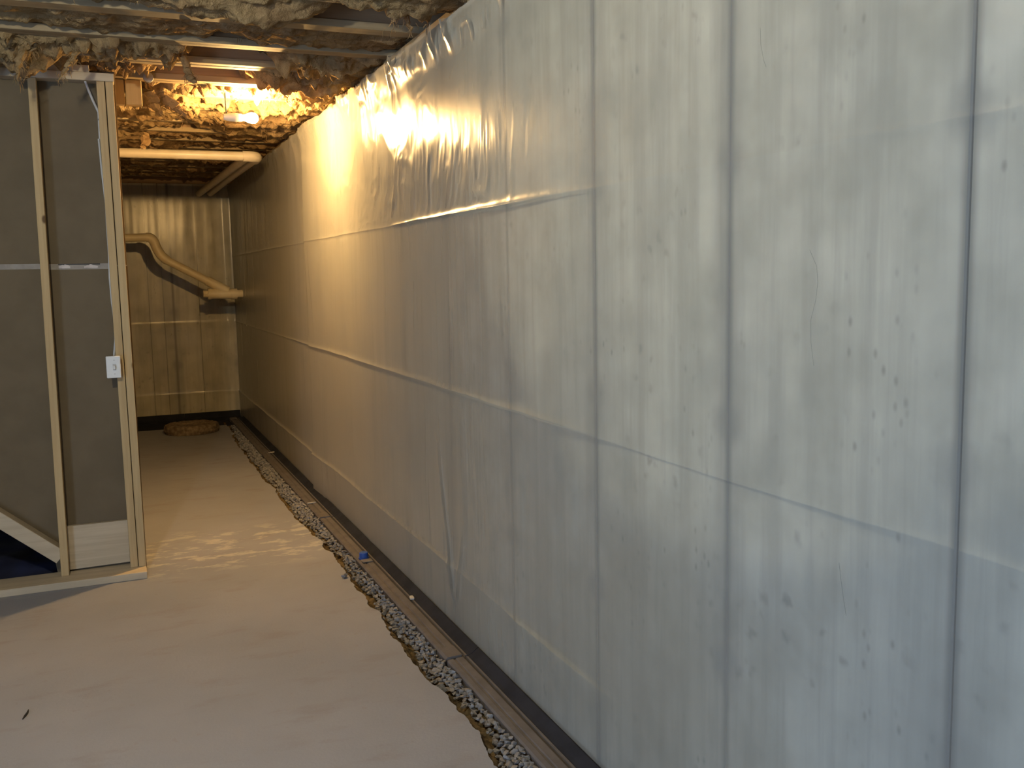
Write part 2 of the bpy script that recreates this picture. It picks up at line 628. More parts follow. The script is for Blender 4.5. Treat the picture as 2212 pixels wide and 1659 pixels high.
def slab_edge(y):
    """x of the broken slab edge at depth y"""
    y = np.asarray(y, float)
    e = np.interp(y, EP[:, 1], EP[:, 0], left=-.27, right=-.24)
    return e + .010 * fbm(y * 22, y * 0 + 3.3, 3, 5) + .018 * fbm(y * 7, y * 0 + 1.3, 2, 9)


SLAB_Y1 = 10.08
ys = np.unique(np.concatenate([np.arange(Y0, 2.2, .15), np.arange(2.2, SLAB_Y1 + .001, .012)]))
xe = slab_edge(ys)
back = [(x, SLAB_Y1 + .02 * float(fbm(x * 9, 0.7, 3, 2))) for x in np.arange(float(xe[-1]) - .04, -1.6, -.03)]
outline = list(zip(xe, ys)) + back + [(XL, SLAB_Y1), (XL, Y0)]
bm = bmesh.new()
vt = [bm.verts.new((x, y, 0)) for x, y in outline]
f = bm.faces.new(vt)
ext = bmesh.ops.extrude_face_region(bm, geom=[f])
lower = [v for v in ext['geom'] if isinstance(v, bmesh.types.BMVert)]
for v in lower:
    v.co.z = -.10
    v.co.x += .004
bmesh.ops.recalc_face_normals(bm, faces=bm.faces[:])
me = bpy.data.meshes.new('floor'); bm.to_mesh(me); bm.free()
tag(link('floor', me, M['floor']), 'dusty tan concrete slab with a broken edge along the gravel trench', kind='structure')
sub = MB().box(XL, .03, Y0, YB + .03, -.3, -.105, None, 0).build('floor_1', M['soil'])
tag(sub, 'bare soil at the bottom of the trench', kind='structure')

# ---- ceiling: subfloor deck, I-joists as parts, flanges as sub-parts
JY = [3.28, 3.70, 4.09, 4.54, 4.96, 5.41, 5.86, 6.30, 6.80, 7.25, 7.70, 8.15, 8.60, 9.05, 9.50, 9.95, 10.40]
ceil = MB().box(XL, .23, Y0, YB + .2, ZJ + .24, ZJ + .265, None, 0).build('ceiling', M['deck'])
tag(ceil, 'underside of a wooden floor deck between joists', kind='structure')
wm = MB().box(XL, .18, -.005, .005, .03, .21, None, 0)
web_me = mesh('joist', wm.v, wm.f); web_me.materials.append(M['web'])
fm = MB().box(XL, .18, -.024, .024, 0, .031, None, .002)
fl_me = mesh('flange', fm.v, fm.f); fl_me.materials.append(M['flange'])
for y in [Y0 + .5 + .445 * i for i in range(18)] + JY:
    jo = bpy.data.objects.new('joist', web_me); COL.objects.link(jo)
    jo.location = (0, y, ZJ); jo.parent = ceil
    for z in (0.0, .204):
        fo = bpy.data.objects.new('flange', fl_me); COL.objects.link(fo)
        fo.parent = jo; fo.location = (0, 0, z)
sill = MB().box(.02, .20, Y0, YB + .2, HT, ZJ, None, .002).build('trim_1', M['flange'])
tag(sill, 'wooden sill plate on top of the concrete wall', kind='structure')
rim = MB().box(.19, .225, Y0, YB + .2, ZJ, ZJ + .24, None, 0).build('trim_2', M['web'])
tag(rim, 'rim board at the joist ends', kind='structure')
tag(MB().box(XL, .2, YB + .04, YB + .22, HT, ZJ + .24, None, 0).build('trim_3', M['web']), 'rim board over the end wall', kind='structure')

# ---- stud partition (unfinished side), stairs' lower end behind it
PY, SY, DY = 5.03, 5.135, 5.225         # plate front, stud front, drywall
part = MB().box(-3.9, -1.188, PY, DY, .0, .036, None, .002)
wp = part.build('wall_partition', M['plate'])
tag(wp, 'unfinished stud partition with grey-brown drywall backs, plate on the floor', kind='structure')


def stud(xb, xt, w=.036, z0=.036, z1=2.455, y0=SY, y1=DY - .002):
    mb = MB()
    mb.box(-w / 2, w / 2, y0, y1, z0, z1, None, .002)
    mb.v = [(v[0] + xb + (xt - xb) * (v[2] - z0) / (z1 - z0), v[1], v[2]) for v in mb.v]
    return mb.build('stud', M['stud'], wp)


stud(-1.206, -1.214)
stud(-1.245, -1.254)
stud(-1.567, -1.552)
for x in (-1.93, -2.34, -2.75, -3.15):
    stud(x, x)
box('top_plate', -3.9, -1.192, SY, DY - .002, 2.456, 2.494, M['plate'], wp, .002)
box('top_plate', -3.9, -1.30, SY + .01, DY - .002, 2.495, ZJ - .001, M['plate'], wp, .002)
# drywall: upper and lower sheets, the lower one cut along the stair brace
ZS = 1.572
box('drywall_sheet', -3.9, -1.186, DY, DY + .0127, ZS + .003, 2.52, M['drywall'], wp, .001)
poly = [(-1.184, .0), (-1.184, ZS - .003), (-3.9, ZS - .003), (-3.9, 2.15), (-3.9, 2.14)]
poly = [(-1.184, .001), (-1.184, ZS - .003), (-3.2, ZS - .003), (-1.63, .22), (-1.60, .001)]
MB().prism(poly, 1, DY, DY + .0127).build('drywall_sheet', M['drywall'], wp)
box('drywall_tape', -3.3, -1.575, DY - .001, DY + .004, ZS - .012, ZS + .014, M['tape'], wp, 0)
box('drywall_tape', -1.545, -1.265, DY - .0012, DY + .004, ZS - .016, ZS + .012, M['tape'], wp, 0)
# torn white paper at the joint
for px0, px1 in ((127, 152), (182, 212)):
    a0 = at(px0, 581, 1, DY - .003); a1 = at(px1, 581, 1, DY - .003)
    zc = ZS - .004
    mb = MB()
    n = 9
    top = [(a0[0] + (a1[0] - a0[0]) * i / n, zc + .010 + .005 * random.random() - .008 * abs(2 * i / n - 1)) for i in range(n + 1)]
    bot = [(a0[0] + (a1[0] - a0[0]) * i / n, zc - .006 + .002 * random.random()) for i in range(n + 1)]
    mb.prism(top + bot[::-1], 1, DY - .004, DY - .0014)
    mb.build('torn_paper', M['paper'], wp)
gap = MB().box(-1.50, -1.31, DY - .0016, DY + .006, ZS + .006, ZS + .012, None, 0).build('joint_gap', M['channel_dark'], wp)
# kick board between the studs
MB().prism([(-1.552, .048), (-1.552, .272), (-1.264, .272), (-1.264, .052)], 1, DY - .028, DY - .003).build('kick_board', M['plate'], wp)
# sloping stair brace behind the studs (top and face seen)
BY = SY + .004
t0, t1, u0 = (Vector(at(x, y, 1, BY)) for x, y in ((0, 1106), (125, 1182), (0, 1144)))
d = (t0 - t1).normalized()
ang = math.atan2(d.z, d.x)
wid = abs((u0 - t0).dot(Vector((-d.z, 0, d.x))))
a = t1 - d * .045
Mx = Matrix.Translation((a.x, 0, a.z)) @ Matrix.Rotation(-ang, 4, 'Y')
box('stair_brace', 0, 1.9, BY, DY + .03, 0.0, wid, M['plate'], wp, .002, Mx)

# unseen stair enclosure wall behind the partition, made pale to bounce lamplight
ws = MB().box(-1.47, -1.45, DY + .05, YB, -.02, ZJ, None, 0).build('wall_stair', M['paper'])
tag(ws, 'unseen pale drywall side of the stair enclosure', kind='structure')
# ================================================================== THINGS
# ---- plastic sheet over the right wall
ny, nz = 1150, 330
yv = np.concatenate([np.linspace(-1.2, .8, 40, endpoint=False), np.linspace(.8, 6.9, ny - 240), np.linspace(6.9, YB - .03, 201)[1:]])
zv = np.unique(np.round(np.concatenate([np.linspace(.012, 2.49, 270)] + [np.arange(c - .035, c + .05, .0027) for c in (1.733, 1.029, .272)]), 4))
nz = len(zv)
Yg, Zg = np.meshgrid(yv, zv, indexing='ij')
film = .014 + .004 * fbm(Yg * 1.3, Zg * 1.1, 3, 21)


def crease(z0, yref, h, w, soft=.03):
    zz = z0 + .006 * fbm(Yg * 2.1, 0 * Yg, 3, int(z0 * 40) + 3)
    d = Zg - zz
    prof = np.where(d > 0, np.exp(-np.abs(d) / soft), np.exp(-np.abs(d) / w))
    return h * prof


# fold creases of the roll at three heights
film = film + crease(1.733, 0, .011, .008, .022) * sstep(2.2, 3.2, Yg) * (1 - .75 * sstep(4.35, 4.5, Yg))
film = film + crease(1.733, 0, .002, .006, .01)
film = film + crease(1.029, 0, .010, .010, .010) * sstep(2.2, 2.9, Yg) * (.55 + .45 * (vnoise(Yg * 1.6, 0 * Yg, 3) + .5)) * (1 - .5 * sstep(6, 8, Yg))
film = film + crease(1.029, 0, .0010, .006, .015)
film = film + crease(.272, 0, .010, .09, .010) * sstep(2.2, 2.7, Yg) * (1 - .6 * sstep(3.0, 3.2, Yg) * (1 - sstep(3.66, 3.74, Yg)))
# crumpled upper field near the lamp
mk = sstep(1.66, 1.78, Zg) * (.2 * sstep(2.2, 3.0, Yg) + .8 * sstep(3.7, 4.4, Yg)) * (1 - sstep(5.6, 6.6, Yg))
u, w_ = Yg + .22 * Zg, Zg - .1 * Yg
warp = .8 * fbm(Yg * 3, Zg * 2, 2, 40)
film = film + mk * .0042 * ridged(u * 4.0 + 1.6 * warp, w_ * 4.2 + 1.6 * warp, 3, 31, .45) * (.35 + .9 * np.clip(fbm(Yg * 2, Zg * 2.4, 2, 77) + .45, 0, 1))
film = film + mk * .0010 * fbm(Yg * 18, Zg * 13, 2, 51)
fac = sstep(1.74, 1.80, Zg) * (1 - sstep(1.95, 2.08, Zg)) * sstep(2.7, 3.5, Yg) * (1 - sstep(4.5, 5.0, Yg))
film = film + fac * .0034 * ridged(u * 9 + 1.5 * warp, w_ * 3.2 + warp, 3, 131, .5)
# bunched hem tacked to the sill
hem = sstep(2.32, 2.48, Zg)
film = film + hem * (.012 + .026 * np.clip(ridged(Yg * 5.5, Zg * 3, 3, 61) - .2, 0, 2) * sstep(2.6, 3.4, Yg) * (1 - .6 * sstep(5.4, 6.2, Yg)))
# hanging vertical waves over the rest
low = .0022 * fbm(Yg * 14 + .8 * vnoise(Yg * 2, Zg * 3, 8), Zg * .9, 3, 71) + .0035 * fbm(Yg * 5, Zg * .5, 2, 72)
calm = sstep(1.70, 1.80, Zg) * sstep(2.3, 3.2, Yg) * (1 - sstep(5.2, 6.0, Yg))
film = film + low * (.45 + .55 * sstep(2.5, 4.2, Yg)) * (1 - .75 * calm)
# bellied vertical pleat a little beyond the lamp
film = film + .036 * sstep(6.0, 6.62, Yg + .06 * Zg) * (1 - sstep(6.62, 6.67, Yg + .06 * Zg)) * (.5 + .5 * sstep(1.0, 1.9, Zg))
# triangular tuck near the floor
ty = 3.72 + .25 * (Zg - .13)
film = film + .006 * np.exp(-((Yg - ty) / .02) ** 2) * sstep(.12, .16, Zg) * (1 - sstep(.5, .9, Zg))
ty = 3.68 - .30 * (Zg - .13)
film = film + .004 * np.exp(-((Yg - ty) / .02) ** 2) * sstep(.12, .16, Zg) * (1 - sstep(.3, .5, Zg))
film = np.clip(film, .0045, None)
Ztop = Zg.copy()
tops = .018 * fbm(yv * 6, 0 * yv, 3, 15) - .012
Ztop = Zg + tops[:, None] * sstep(2.3, 2.49, Zg)
film[:, 0:4] = np.maximum(film[:, 0:4], .012)
V = np.stack([-film, Yg, Ztop], -1).reshape(-1, 3)
fo = link('plastic_sheet', fast_mesh('plastic_sheet', V, grid_quads(len(yv), nz)[:, ::-1]), M['film'], None, True)
tag(fo, 'hazy clear plastic sheet covering the long right concrete wall, shiny creases', 'plastic sheet')

# ---- plastic sheet over the back wall
xv = np.linspace(-1.44, -.02, 150); zv2 = np.linspace(.05, 2.47, 200)
Xg, Zb = np.meshgrid(xv, zv2, indexing='ij')
fb = .014 + .003 * fbm(Xg * 4, Zb * 1.2, 3, 91) + .0015 * fbm(Xg * 16, Zb * 1.0, 2, 93)
fb += .008 * np.exp(-np.abs(Zb - .27 - .01 * fbm(Xg * 5, 0 * Xg, 2, 3)) / .012) + .006 * np.exp(-np.abs(Zb - 1.03) / .01)
fb += .05 * sstep(-.10, -.02, Xg) * (1 - sstep(-.02, 0, Xg)) * .5
V = np.stack([Xg, YB - np.clip(fb, .005, None), Zb], -1).reshape(-1, 3)
fo = link('plastic_sheet', fast_mesh('plastic_sheet', V, grid_quads(150, 200)), M['film'], None, True)
tag(fo, 'dull plastic sheet hanging over the far end wall behind the lower pipe', 'plastic sheet')

# ---- drain channel along the right wall
CX0, CX1 = -.152, -.066
dc = empty('drain_channel', (-.1, 6.0, -.05))
tag(dc, 'long brown-grey plastic drain channel at the foot of the right wall', 'drain channel')
cuts = [-1.0, 1.02, 3.41, 5.83, 8.26, 10.45]
prof = [(CX0, -.06), (CX0, -.006), (CX0 + .006, 0.0), (CX0 + .024, .001), (CX0 + .028, -.003), (CX0 + .034, -.003), (CX0 + .038, .002),
        (CX1 - .022, .003), (CX1 - .020, -.012), (CX1 - .010, -.012), (CX1 - .008, .002), (CX1, .002), (CX1, -.06)]
for a, b in zip(cuts[:-1], cuts[1:]):
    MB().prism(prof, 1, a + .006, b - .006).build('channel_section', M['channel'], dc)
    fl = MB().prism([(-.064, -.05), (-.064, .0), (-.050, .006), (-.022, .026), (-.016, .024), (-.046, .0), (-.056, -.05)], 1, a + .002, b - .002)
    fl.build('wall_flange', M['flangep'], dc)
    cp = [(CX0 - .003, -.05), (CX0 - .003, -.004), (CX0 + .006, .0045), (CX1 - .020, .0065), (CX1 - .020, -.01)]
    MB().prism(cp, 1, b + .008, b + .11).build('coupler', M['channel'], dc)
    box('joint_gap', CX0, CX1 - .006, b - .0055, b + .0055, -.04, -.004, M['channel_dark'], dc, 0)
box('groove', CX1 - .0197, CX1 - .0103, cuts[0], cuts[-1], -.05, -.006, M['channel_dark'], dc, 0)
# ---- dark flange strip along the back wall
db = empty('drain_channel', (-.8, YB - .1, -.05))
tag(db, 'dark drain strip along the floor at the far end wall', 'drain channel')
for a, b in ((-1.44, -.60), (-.598, -.02)):
    MB().prism([(YB - .11, -.06), (YB - .11, -.015), (YB - .07, .0), (YB - .045, .06), (YB - .035, .06), (YB - .05, -.06)], 0, a, b).build('wall_flange', M['flangep'], db)
    MB().prism([(SLAB_Y1 + .22, -.07), (SLAB_Y1 + .22, -.03), (YB - .115, -.03), (YB - .115, -.07)], 0, a, b).build('channel_section', M['flangep'], db)

# ---- soil and crumbs against the slab edge
yy = np.arange(1.9, SLAB_Y1 + .25, .008)
ks = np.linspace(0, 1, 15)
e = slab_edge(yy)
Xs = e[:, None] - .012 + ks[None, :] * (CX0 + .01 - e[:, None])
Ys = np.repeat(yy[:, None], 15, 1)
Zs = -.012 - .040 * sstep(.0, .5, ks)[None, :] + .020 * fbm(Xs * 70, Ys * 70, 3, 14) + .016 * fbm(Xs * 25, Ys * 25, 2, 4)
Zs = np.minimum(Zs, -.004)
so = link('soil_edge', fast_mesh('soil_edge', np.stack([Xs, Ys, Zs], -1).reshape(-1, 3), grid_quads(len(yy), 15)[:, ::-1]), M['soil'])
tag(so, 'brown crumbled soil between the slab edge and the gravel', 'soil', kind='stuff')

# ---- gravel
stone_meshes = []
for i in range(9):
    bm = bmesh.new()
    for q in range(15):
        v = Vector(RNG.normal(size=3)).normalized()
        v = Vector((v.x * 1.0, v.y * random.uniform(.75, 1.25), v.z * random.uniform(.6, .85))) * random.uniform(.86, 1.08)
        bm.verts.new(v)
    h = bmesh.ops.convex_hull(bm, input=bm.verts[:])
    bmesh.ops.delete(bm, geom=[g for g in h['geom_interior'] if isinstance(g, bmesh.types.BMVert)], context='VERTS')
    bmesh.ops.recalc_face_normals(bm, faces=bm.faces[:])
    me = bpy.data.meshes.new('gravel_stone'); bm.to_mesh(me); bm.free()
    me.materials.append(M['stone'])
    stone_meshes.append(me)
stones = []
y = 2.28
while y < 10.1:
    s = .0185
    x0 = float(slab_edge(y)) + .040 + .012 * math.sin(y * 9)
    x1 = CX0 - .006
    n = max(2, int((x1 - x0) / s))
    for i in range(n):
        x = x0 + (i + .5) * (x1 - x0) / n + random.uniform(-.005, .005)
        edge = max(0, 1 - (x - x0) / .035)
        stones.append((x, y + random.uniform(-.005, .005), -.016 - .018 * edge + random.uniform(-.005, .007),
                       random.uniform(.0095, .0145) * (1.15 if random.random() < .12 else 1)))
    if random.random() < .5:
        stones.append((random.uniform(x0 - .02, x1), y, -.010, random.uniform(.007, .011)))
    y += s * .92
near = [s for s in stones if s[1] > 2.30][:300]
far = [s for s in stones if s[1] > 2.30][300:]


def stone_matrix(s):
    R_ = Matrix.Rotation(random.uniform(0, 6.28), 4, 'Z') @ Matrix.Rotation(random.uniform(-.5, .5), 4, 'X') @ Matrix.Rotation(random.uniform(-.5, .5), 4, 'Y')
    return Matrix.Translation(s[:3]) @ R_ @ Matrix.Diagonal((s[3],) * 3 + (1,))


for s in near:
    ob = bpy.data.objects.new('gravel_stone', random.choice(stone_meshes))
    COL.objects.link(ob)
    ob.matrix_world = stone_matrix(s)
    tag(ob, 'small grey angular stone in the near part of the gravel trench', 'stone', 'stones in the near gravel trench')
mb = MB()
base = [([v.co.copy() for v in me.vertices], [tuple(p.vertices) for p in me.polygons]) for me in stone_meshes]
for s in far:
    vs, fs = random.choice(base)
    mt = stone_matrix(s)
    mb.add([mt @ v for v in vs], fs)
me = mesh('gravel', mb.v, mb.f)
go = link('gravel', me, M['stone'])
tag(go, 'grey gravel filling the far part of the drain trench', 'gravel', kind='stuff')

# ---- small things along the channel
p0 = at(786, 1206, 2, .003)
bc = empty('blue_cap', (p0[0], p0[1], .003))
tag(bc, 'small blue plastic cap on the drain channel', 'cap')
mb = MB().tube([(p0[0], p0[1], .003), (p0[0], p0[1], .034), (p0[0], p0[1], .037)], [.024, .023, .020], 18)
mb.build('cap_body', M['blue'], bc, True)
MB().tube([(p0[0], p0[1], .003), (p0[0], p0[1], .010)], [.028, .028], 18).build('cap_rim', M['blue'], bc, True)
box('cap_collar', p0[0] - .026, p0[0] + .03, p0[1] - .085, p0[1] - .035, .003, .010, M['metal'], bc, .003)


def scrap(px, py, z, l, w, rz, label):
    c = at(px, py, 2, z)
    mb = MB()
    l, w = l * .75, w * .75
    pts = [(-l, -w), (-.3 * l, -w * 1.2), (l, -w * .7), (l * .9, w * .6), (.1 * l, w), (-l * .95, w * .8)]
    R2 = [(c[0] + a * math.cos(rz) - b * math.sin(rz), c[1] + a * math.sin(rz) + b * math.cos(rz)) for a, b in pts]
    mb.prism(R2, 2, c[2] - .002, c[2] + .003)
    tag(mb.build('paper_scrap', M['scrap'], None), label, 'scrap')


scrap(889, 1291, .006, .030, .013, 1.4, 'white scrap lying on the channel between the blue cap and the near coupler')
scrap(673, 1086, .006, .038, .012, .1, 'whitish strip across the channel well beyond the blue cap')
scrap(588, 977, .006, .045, .02, .3, 'tiny pale scrap on the channel near the far corner')
p1 = at(745, 1248, 2, .0)
o = link('loose_stone', stone_meshes[2].copy(), None)
o.matrix_world = Matrix.Translation((p1[0], p1[1], .013)) @ Matrix.Rotation(.4, 4, 'Z') @ Matrix.Diagonal((.021, .017, .018, 1))
tag(o, 'loose grey stone lying on the slab beside the trench', 'stone')
p1 = at(55, 1545, 2, .0)
mb = MB().tube([(p1[0] - .006, p1[1] - .035, .003), (p1[0] + .0, p1[1] - .012, .004), (p1[0] + .006, p1[1] + .012, .004), (p1[0] + .007, p1[1] + .036, .003)],
               [.0016, .0034, .0034, .0016], 7)
tag(mb.build('twig', M['twig'], None, True), 'short dark twig on the bare floor in the lower left', 'twig')

# ---- round slab by the end wall
cx, cy, rd = -.60, 9.78, .255
mb = MB()
rings = [(0, .074), (.28, .074), (.34, .068), (.48, .070), (.55, .084), (.86, .088), (.97, .080), (1.0, .062), (1.02, .030), (.99, .004), (.9, .0)]
seg = 44
vs = []
for r, z in rings:
    for k in range(seg):
        t = 2 * PI * k / seg
        rr = r * rd * (1 + .035 * float(fbm(math.cos(t) * 2.2 + 5, math.sin(t) * 2.2 + 5, 3, 8)) + (.02 * (random.random() - .5) if r > .9 else 0))
        vs.append((cx + rr * math.cos(t), cy + rr * math.sin(t) * .95, z + (.008 * (random.random() - .5) if 0 < z < .09 and r > .2 else 0)))
fs = [(i * seg + k, i * seg + (k + 1) % seg, (i + 1) * seg + (k + 1) % seg, (i + 1) * seg + k) for i in range(len(rings) - 1) for k in range(seg)]
mb.add(vs, fs)
tag(mb.build('round_slab', M['disc'], None, False), 'round rough-edged brown slab lying on the floor by the end wall', 'slab')

# ---- upper drain pipes
def arc(c, u, v, r, a0, a1, n=8):
    c, u, v = Vector(c), Vector(u), Vector(v)
    return [c + u * (r * math.cos(a0 + (a1 - a0) * i / n)) + v * (r * math.sin(a0 + (a1 - a0) * i / n)) for i in range(n + 1)]


ur = .034
up = empty('drain_pipe', (-.6, 7.47, 2.40))
tag(up, 'pale drain pipe hung under the joists, turning with a branch to the end wall', 'pipe')
zp = 2.40
MB().tube([(-1.44, 7.47, zp), (-.275, 7.47, zp)], ur, 18).build('pipe_run', M['pvc'], up, True)
MB().tube([(-.29, 7.47, zp), (-.265, 7.47, zp)] + arc((-.255, 7.545, zp), (0, -1, 0), (1, 0, 0), .075, 0, PI / 2)[1:] + [(-.1805, 7.60, zp - .004)], ur + .006, 18).build('elbow', M['pvc'], up, True)
MB().tube([(-.1805, 7.56, zp - .002), (-.205, 9.3, zp - .004), (-.21, YB - .03, zp - .004)], ur - .002, 16).build('pipe_branch', M['pvc'], up, True)
MB().tube([(-.262, 7.47, zp - .006), (-.30, 9.3, zp - .012), (-.325, YB - .03, zp - .012)], ur - .002, 16).build('pipe_branch', M['pvc'], up, True)

# ---- lower drain pipe with cleanout wye
yl = 10.05
lp = empty('drain_pipe', (-.6, yl, 1.35))
tag(lp, 'yellowish drain pipe stepping down to a capped wye in the far corner', 'pipe')
R3 = .040
L = lambda px, py: Vector(at(px, py, 1, yl))
A, B, Cc, D = L(262, 515), L(318, 513), L(350, 556), L(478, 620)
A = Vector((-1.44, yl, A.z))
MB().tube([A, B], R3, 18).build('pipe_run', M['pvc2'], lp, True)


def bez(p0, p1, p2, n=10):
    return [p0 * (1 - t) ** 2 + p1 * (2 * t * (1 - t)) + p2 * t * t for t in [i / n for i in range(n + 1)]]


m1, m2 = L(331, 513), L(339, 535)
k1 = B.lerp(A, .02)
mid = L(336, 530)
MB().tube([k1] + bez(B, L(330, 512), mid, 8) + bez(mid, L(343, 551), L(362, 563), 8)[1:], R3 + .007, 18).build('double_elbow', M['pvc2'], lp, True)
MB().tube([L(356, 560), L(490, 628)], R3, 18).build('pipe_diagonal', M['pvc2'], lp, True)
MB().tube([L(447, 606), L(492, 629)], R3 + .008, 18).build('wye_branch', M['pvc2'], lp, True)
w0, w1 = L(443, 635), Vector((.02, yl, L(525, 634).z))
wyb = MB().tube([L(449, 635), L(510, 634.6)], R3 + .010, 20).build('wye_body', M['pvc2'], lp, True)
MB().tube([L(449, 635), L(456, 635)], R3 + .016, 20).build('wye_hub', M['pvc2'], wyb, True)
MB().tube([L(500, 634.6), L(512, 634.6)], R3 + .015, 20).build('wye_hub', M['pvc2'], wyb, True)
MB().tube([L(439, 635), L(450, 635)], R3 - .004, 8).build('cleanout_plug', M['pvc2'], wyb, False)
MB().tube([L(508, 634.6), w1], R3, 18).build('stub_pipe', M['pvc2'], lp, True)

# ---- light switch and its cable
sw = empty('light_switch', (-1.279, 5.08, 1.02))
tag(sw, 'white switch plate beside the end stud of the partition', 'light switch')
s0, s1 = at(228, 770, 1, 5.08), at(262.5, 816, 1, 5.08)
sx0, sx1, sz1, sz0 = s0[0], s1[0], s0[2] - .0, s1[2] + .0
box('switch_box', sx0 + .010, sx1 - .006, 5.09, DY - .003, sz0 + .008, sz1 - .008, M['porcelain'], sw, .002)
cov = box('cover_plate', sx0, sx1, 5.082, 5.089, sz0, sz1, M['white'], sw, .003)
xm, zm = (sx0 + sx1) / 2 + .004, (sz0 + sz1) / 2
box('toggle', xm - .005, xm + .005, 5.068, 5.083, zm - .011, zm + .008, M['white'], cov, .002)
box('toggle_slot', xm - .0075, xm + .0075, 5.0805, 5.0825, zm - .016, zm + .016, M['cable'], cov, 0)
for dz in (-.034, .034):
    MB().tube([(xm, 5.0805, zm + dz), (xm, 5.083, zm + dz)], .003, 10).build('screw', M['cable'], cov)
cb = empty('electrical_cable', (-1.27, 5.17, 1.13))
tag(cb, 'grey electrical cable running down the stud to the switch', 'cable')
cpts = [(176, 157), (183, 172), (190, 192), (201, 218), (213, 243), (216, 300), (221, 370), (230, 440), (235, 500), (239, 545), (240, 600), (243, 650), (249, 700), (250, 735), (248, 772)]
cp = [Vector(at(x, y, 1, 5.165)) for x, y in cpts]
MB().tube(cp, .0058, 8).build('sheath', M['cable'], cb, True)
cp2 = [Vector(at(x - 2.5 + 1.5 * math.sin(y * .02), y, 1, 5.155)) for x, y in cpts[5:]]
MB().tube(cp2, .0045, 8).build('sheath', M['cable'], cb, True)
for px, py in ((215, 258), (236, 483), (250, 718)):
    c = at(px, py, 1, 5.155)
    box('staple', c[0] - .010, c[0] + .012, c[1] - .008, c[1] + .006, c[2] - .003, c[2] + .003, M['metal'], cb, .001)

# ---- things in the dark under the stair
mb = MB()
tx = np.linspace(-2.3, -1.50, 24); tyv = np.linspace(5.30, 6.6, 28)
TX, TY = np.meshgrid(tx, tyv, indexing='ij')
TZ = .05 + .05 * fbm(TX * 5, TY * 5, 3, 33) + .05 * sstep(5.3, 5.9, TY)
ed = np.minimum.reduce([TX - tx[0], tx[-1] - TX, TY - tyv[0], tyv[-1] - TY])
TZ = np.maximum(.004, TZ * sstep(0, .08, ed) + .004)
tag(link('folded_tarp', fast_mesh('folded_tarp', np.stack([TX, TY, TZ], -1).reshape(-1, 3), grid_quads(24, 28)[:, ::-1]), M['tarp'], None, True),
    'dark blue tarp crumpled on the floor behind the sloping brace', 'tarp')
tag(box('loose_board', -2.35, -1.49, 5.95, 6.0, .16, .34, M['deck'], None, .003, Matrix.Rotation(0, 4, 'Y')),
    'brown board standing behind the blue tarp under the stair', 'board')
for s in ():
    pass

# ---- wood blocks fixed under the joist beside the partition end
wbk = empty('wood_blocking', (-1.10, 5.46, ZJ))
tag(wbk, 'pair of yellow wooden blocks under the joist behind the partition end', 'wood blocks')
for a, b in ((-1.200, -1.140), (-1.134, -1.055)):
    box('block', a, b, 5.445, 5.50, 2.402, ZJ - .001, M['block'], wbk, .003)
# round grey box cover by the blocks
c = at(320, 168, 1, 5.375)
jb = empty('junction_box', (c[0], 5.38, c[2]))
tag(jb, 'small round grey box cover by the wooden blocks', 'junction box')
MB().tube([(c[0], 5.355, c[2]), (c[0], 5.378, c[2])], [.024, .026], 18).build('box_cover', M['metal'], jb, True)
MB().tube([(c[0], 5.352, c[2]), (c[0], 5.356, c[2])], [.006, .006], 8).build('screw', M['metal'], jb, True)


# ---- bare bulbs
def bare_bulb(x, y, z, label, mat):
    r = empty('bare_bulb', (x, y, ZJ))
    tag(r, label, 'light bulb')
    MB().tube([(x - .12, y, ZJ + .11), (x - .121, y + .004, ZJ - .02), (x - .12, y, z + .018)], [.0035] * 3, 8).build('cord', M['twig'], r, True)
    MB().tube([(x - .135, y, z), (x - .105, y, z), (x - .07, y, z), (x - .035, y, z)], [.016, .022, .024, .021], 18).build('lamp_holder', M['porcelain'], r, True)
    pr = [(-.034, .014), (-.02, .017), (0.0, .026), (.018, .030), (.034, .028), (.046, .020), (.053, .008)]
    MB().tube([(x + a, y, z) for a, _ in pr], [b for _, b in pr], 20).build('bulb', mat, r, True)


lp_ = at(537, 255, 2, 2.388)
bare_bulb(lp_[0], lp_[1], lp_[2], 'glowing bare bulb hanging under the joists near the right wall', M['bulb'])
bare_bulb(-1.8, 2.0, 2.39, 'added bare bulb under the joists, out of view on the left', M['fill_bulb'])  # added unseen bulb that brightens the near wall


# ---- insulation batts
def fibres(mb, c, r, n, drop, thick=.0011):
    """loose strands round a point"""
    for _ in range(n):
        a = Vector((random.gauss(0, r), random.gauss(0, r * .8), random.gauss(0, r * .6)))
        d = Vector((random.gauss(0, .5), random.gauss(0, .5), -random.uniform(.3, 1.2))).normalized()
        l = drop * random.uniform(.4, 1.1)
        p = Vector(c) + a
        b = Vector((random.gauss(0, .25), random.gauss(0, .25), random.gauss(0, .2))) * l
        mb.tube([p, p + d * l * .5 + b * .5, p + d * l + b * .2], [thick * 1.6, thick * 1.2, thick * .4], 3, False)


def tuft(parent, pts, radii, seg=12, jit=.22, nf=24, squash=.7):
    P = [Vector(p) for p in pts]
    # resample with wobble
    Q, Rr = [], []
    n = 5
    for i in range(len(P) - 1):
        for k in range(n):
            t = k / n
            Q.append(P[i].lerp(P[i + 1], t) + Vector((random.gauss(0, .004), random.gauss(0, .004), 0)))
            Rr.append((radii[i] * (1 - t) + radii[i + 1] * t) * random.uniform(.82, 1.2))
    Q.append(P[-1]); Rr.append(radii[-1])
    mb = MB().tube(Q, Rr, seg, True, jit, squash)
    tf = mb.build('tuft', M['fibre'], parent, True)
    if nf:
        mf = MB()
        for i in range(nf):
            q = random.choice(Q)
            fibres(mf, q, .012, 2, .045)
        o = link('loose_fibre', mesh('loose_fibre', mf.v, mf.f), M['fibre'], tf)
        o['kind'] = 'stuff'


BATTS = {}


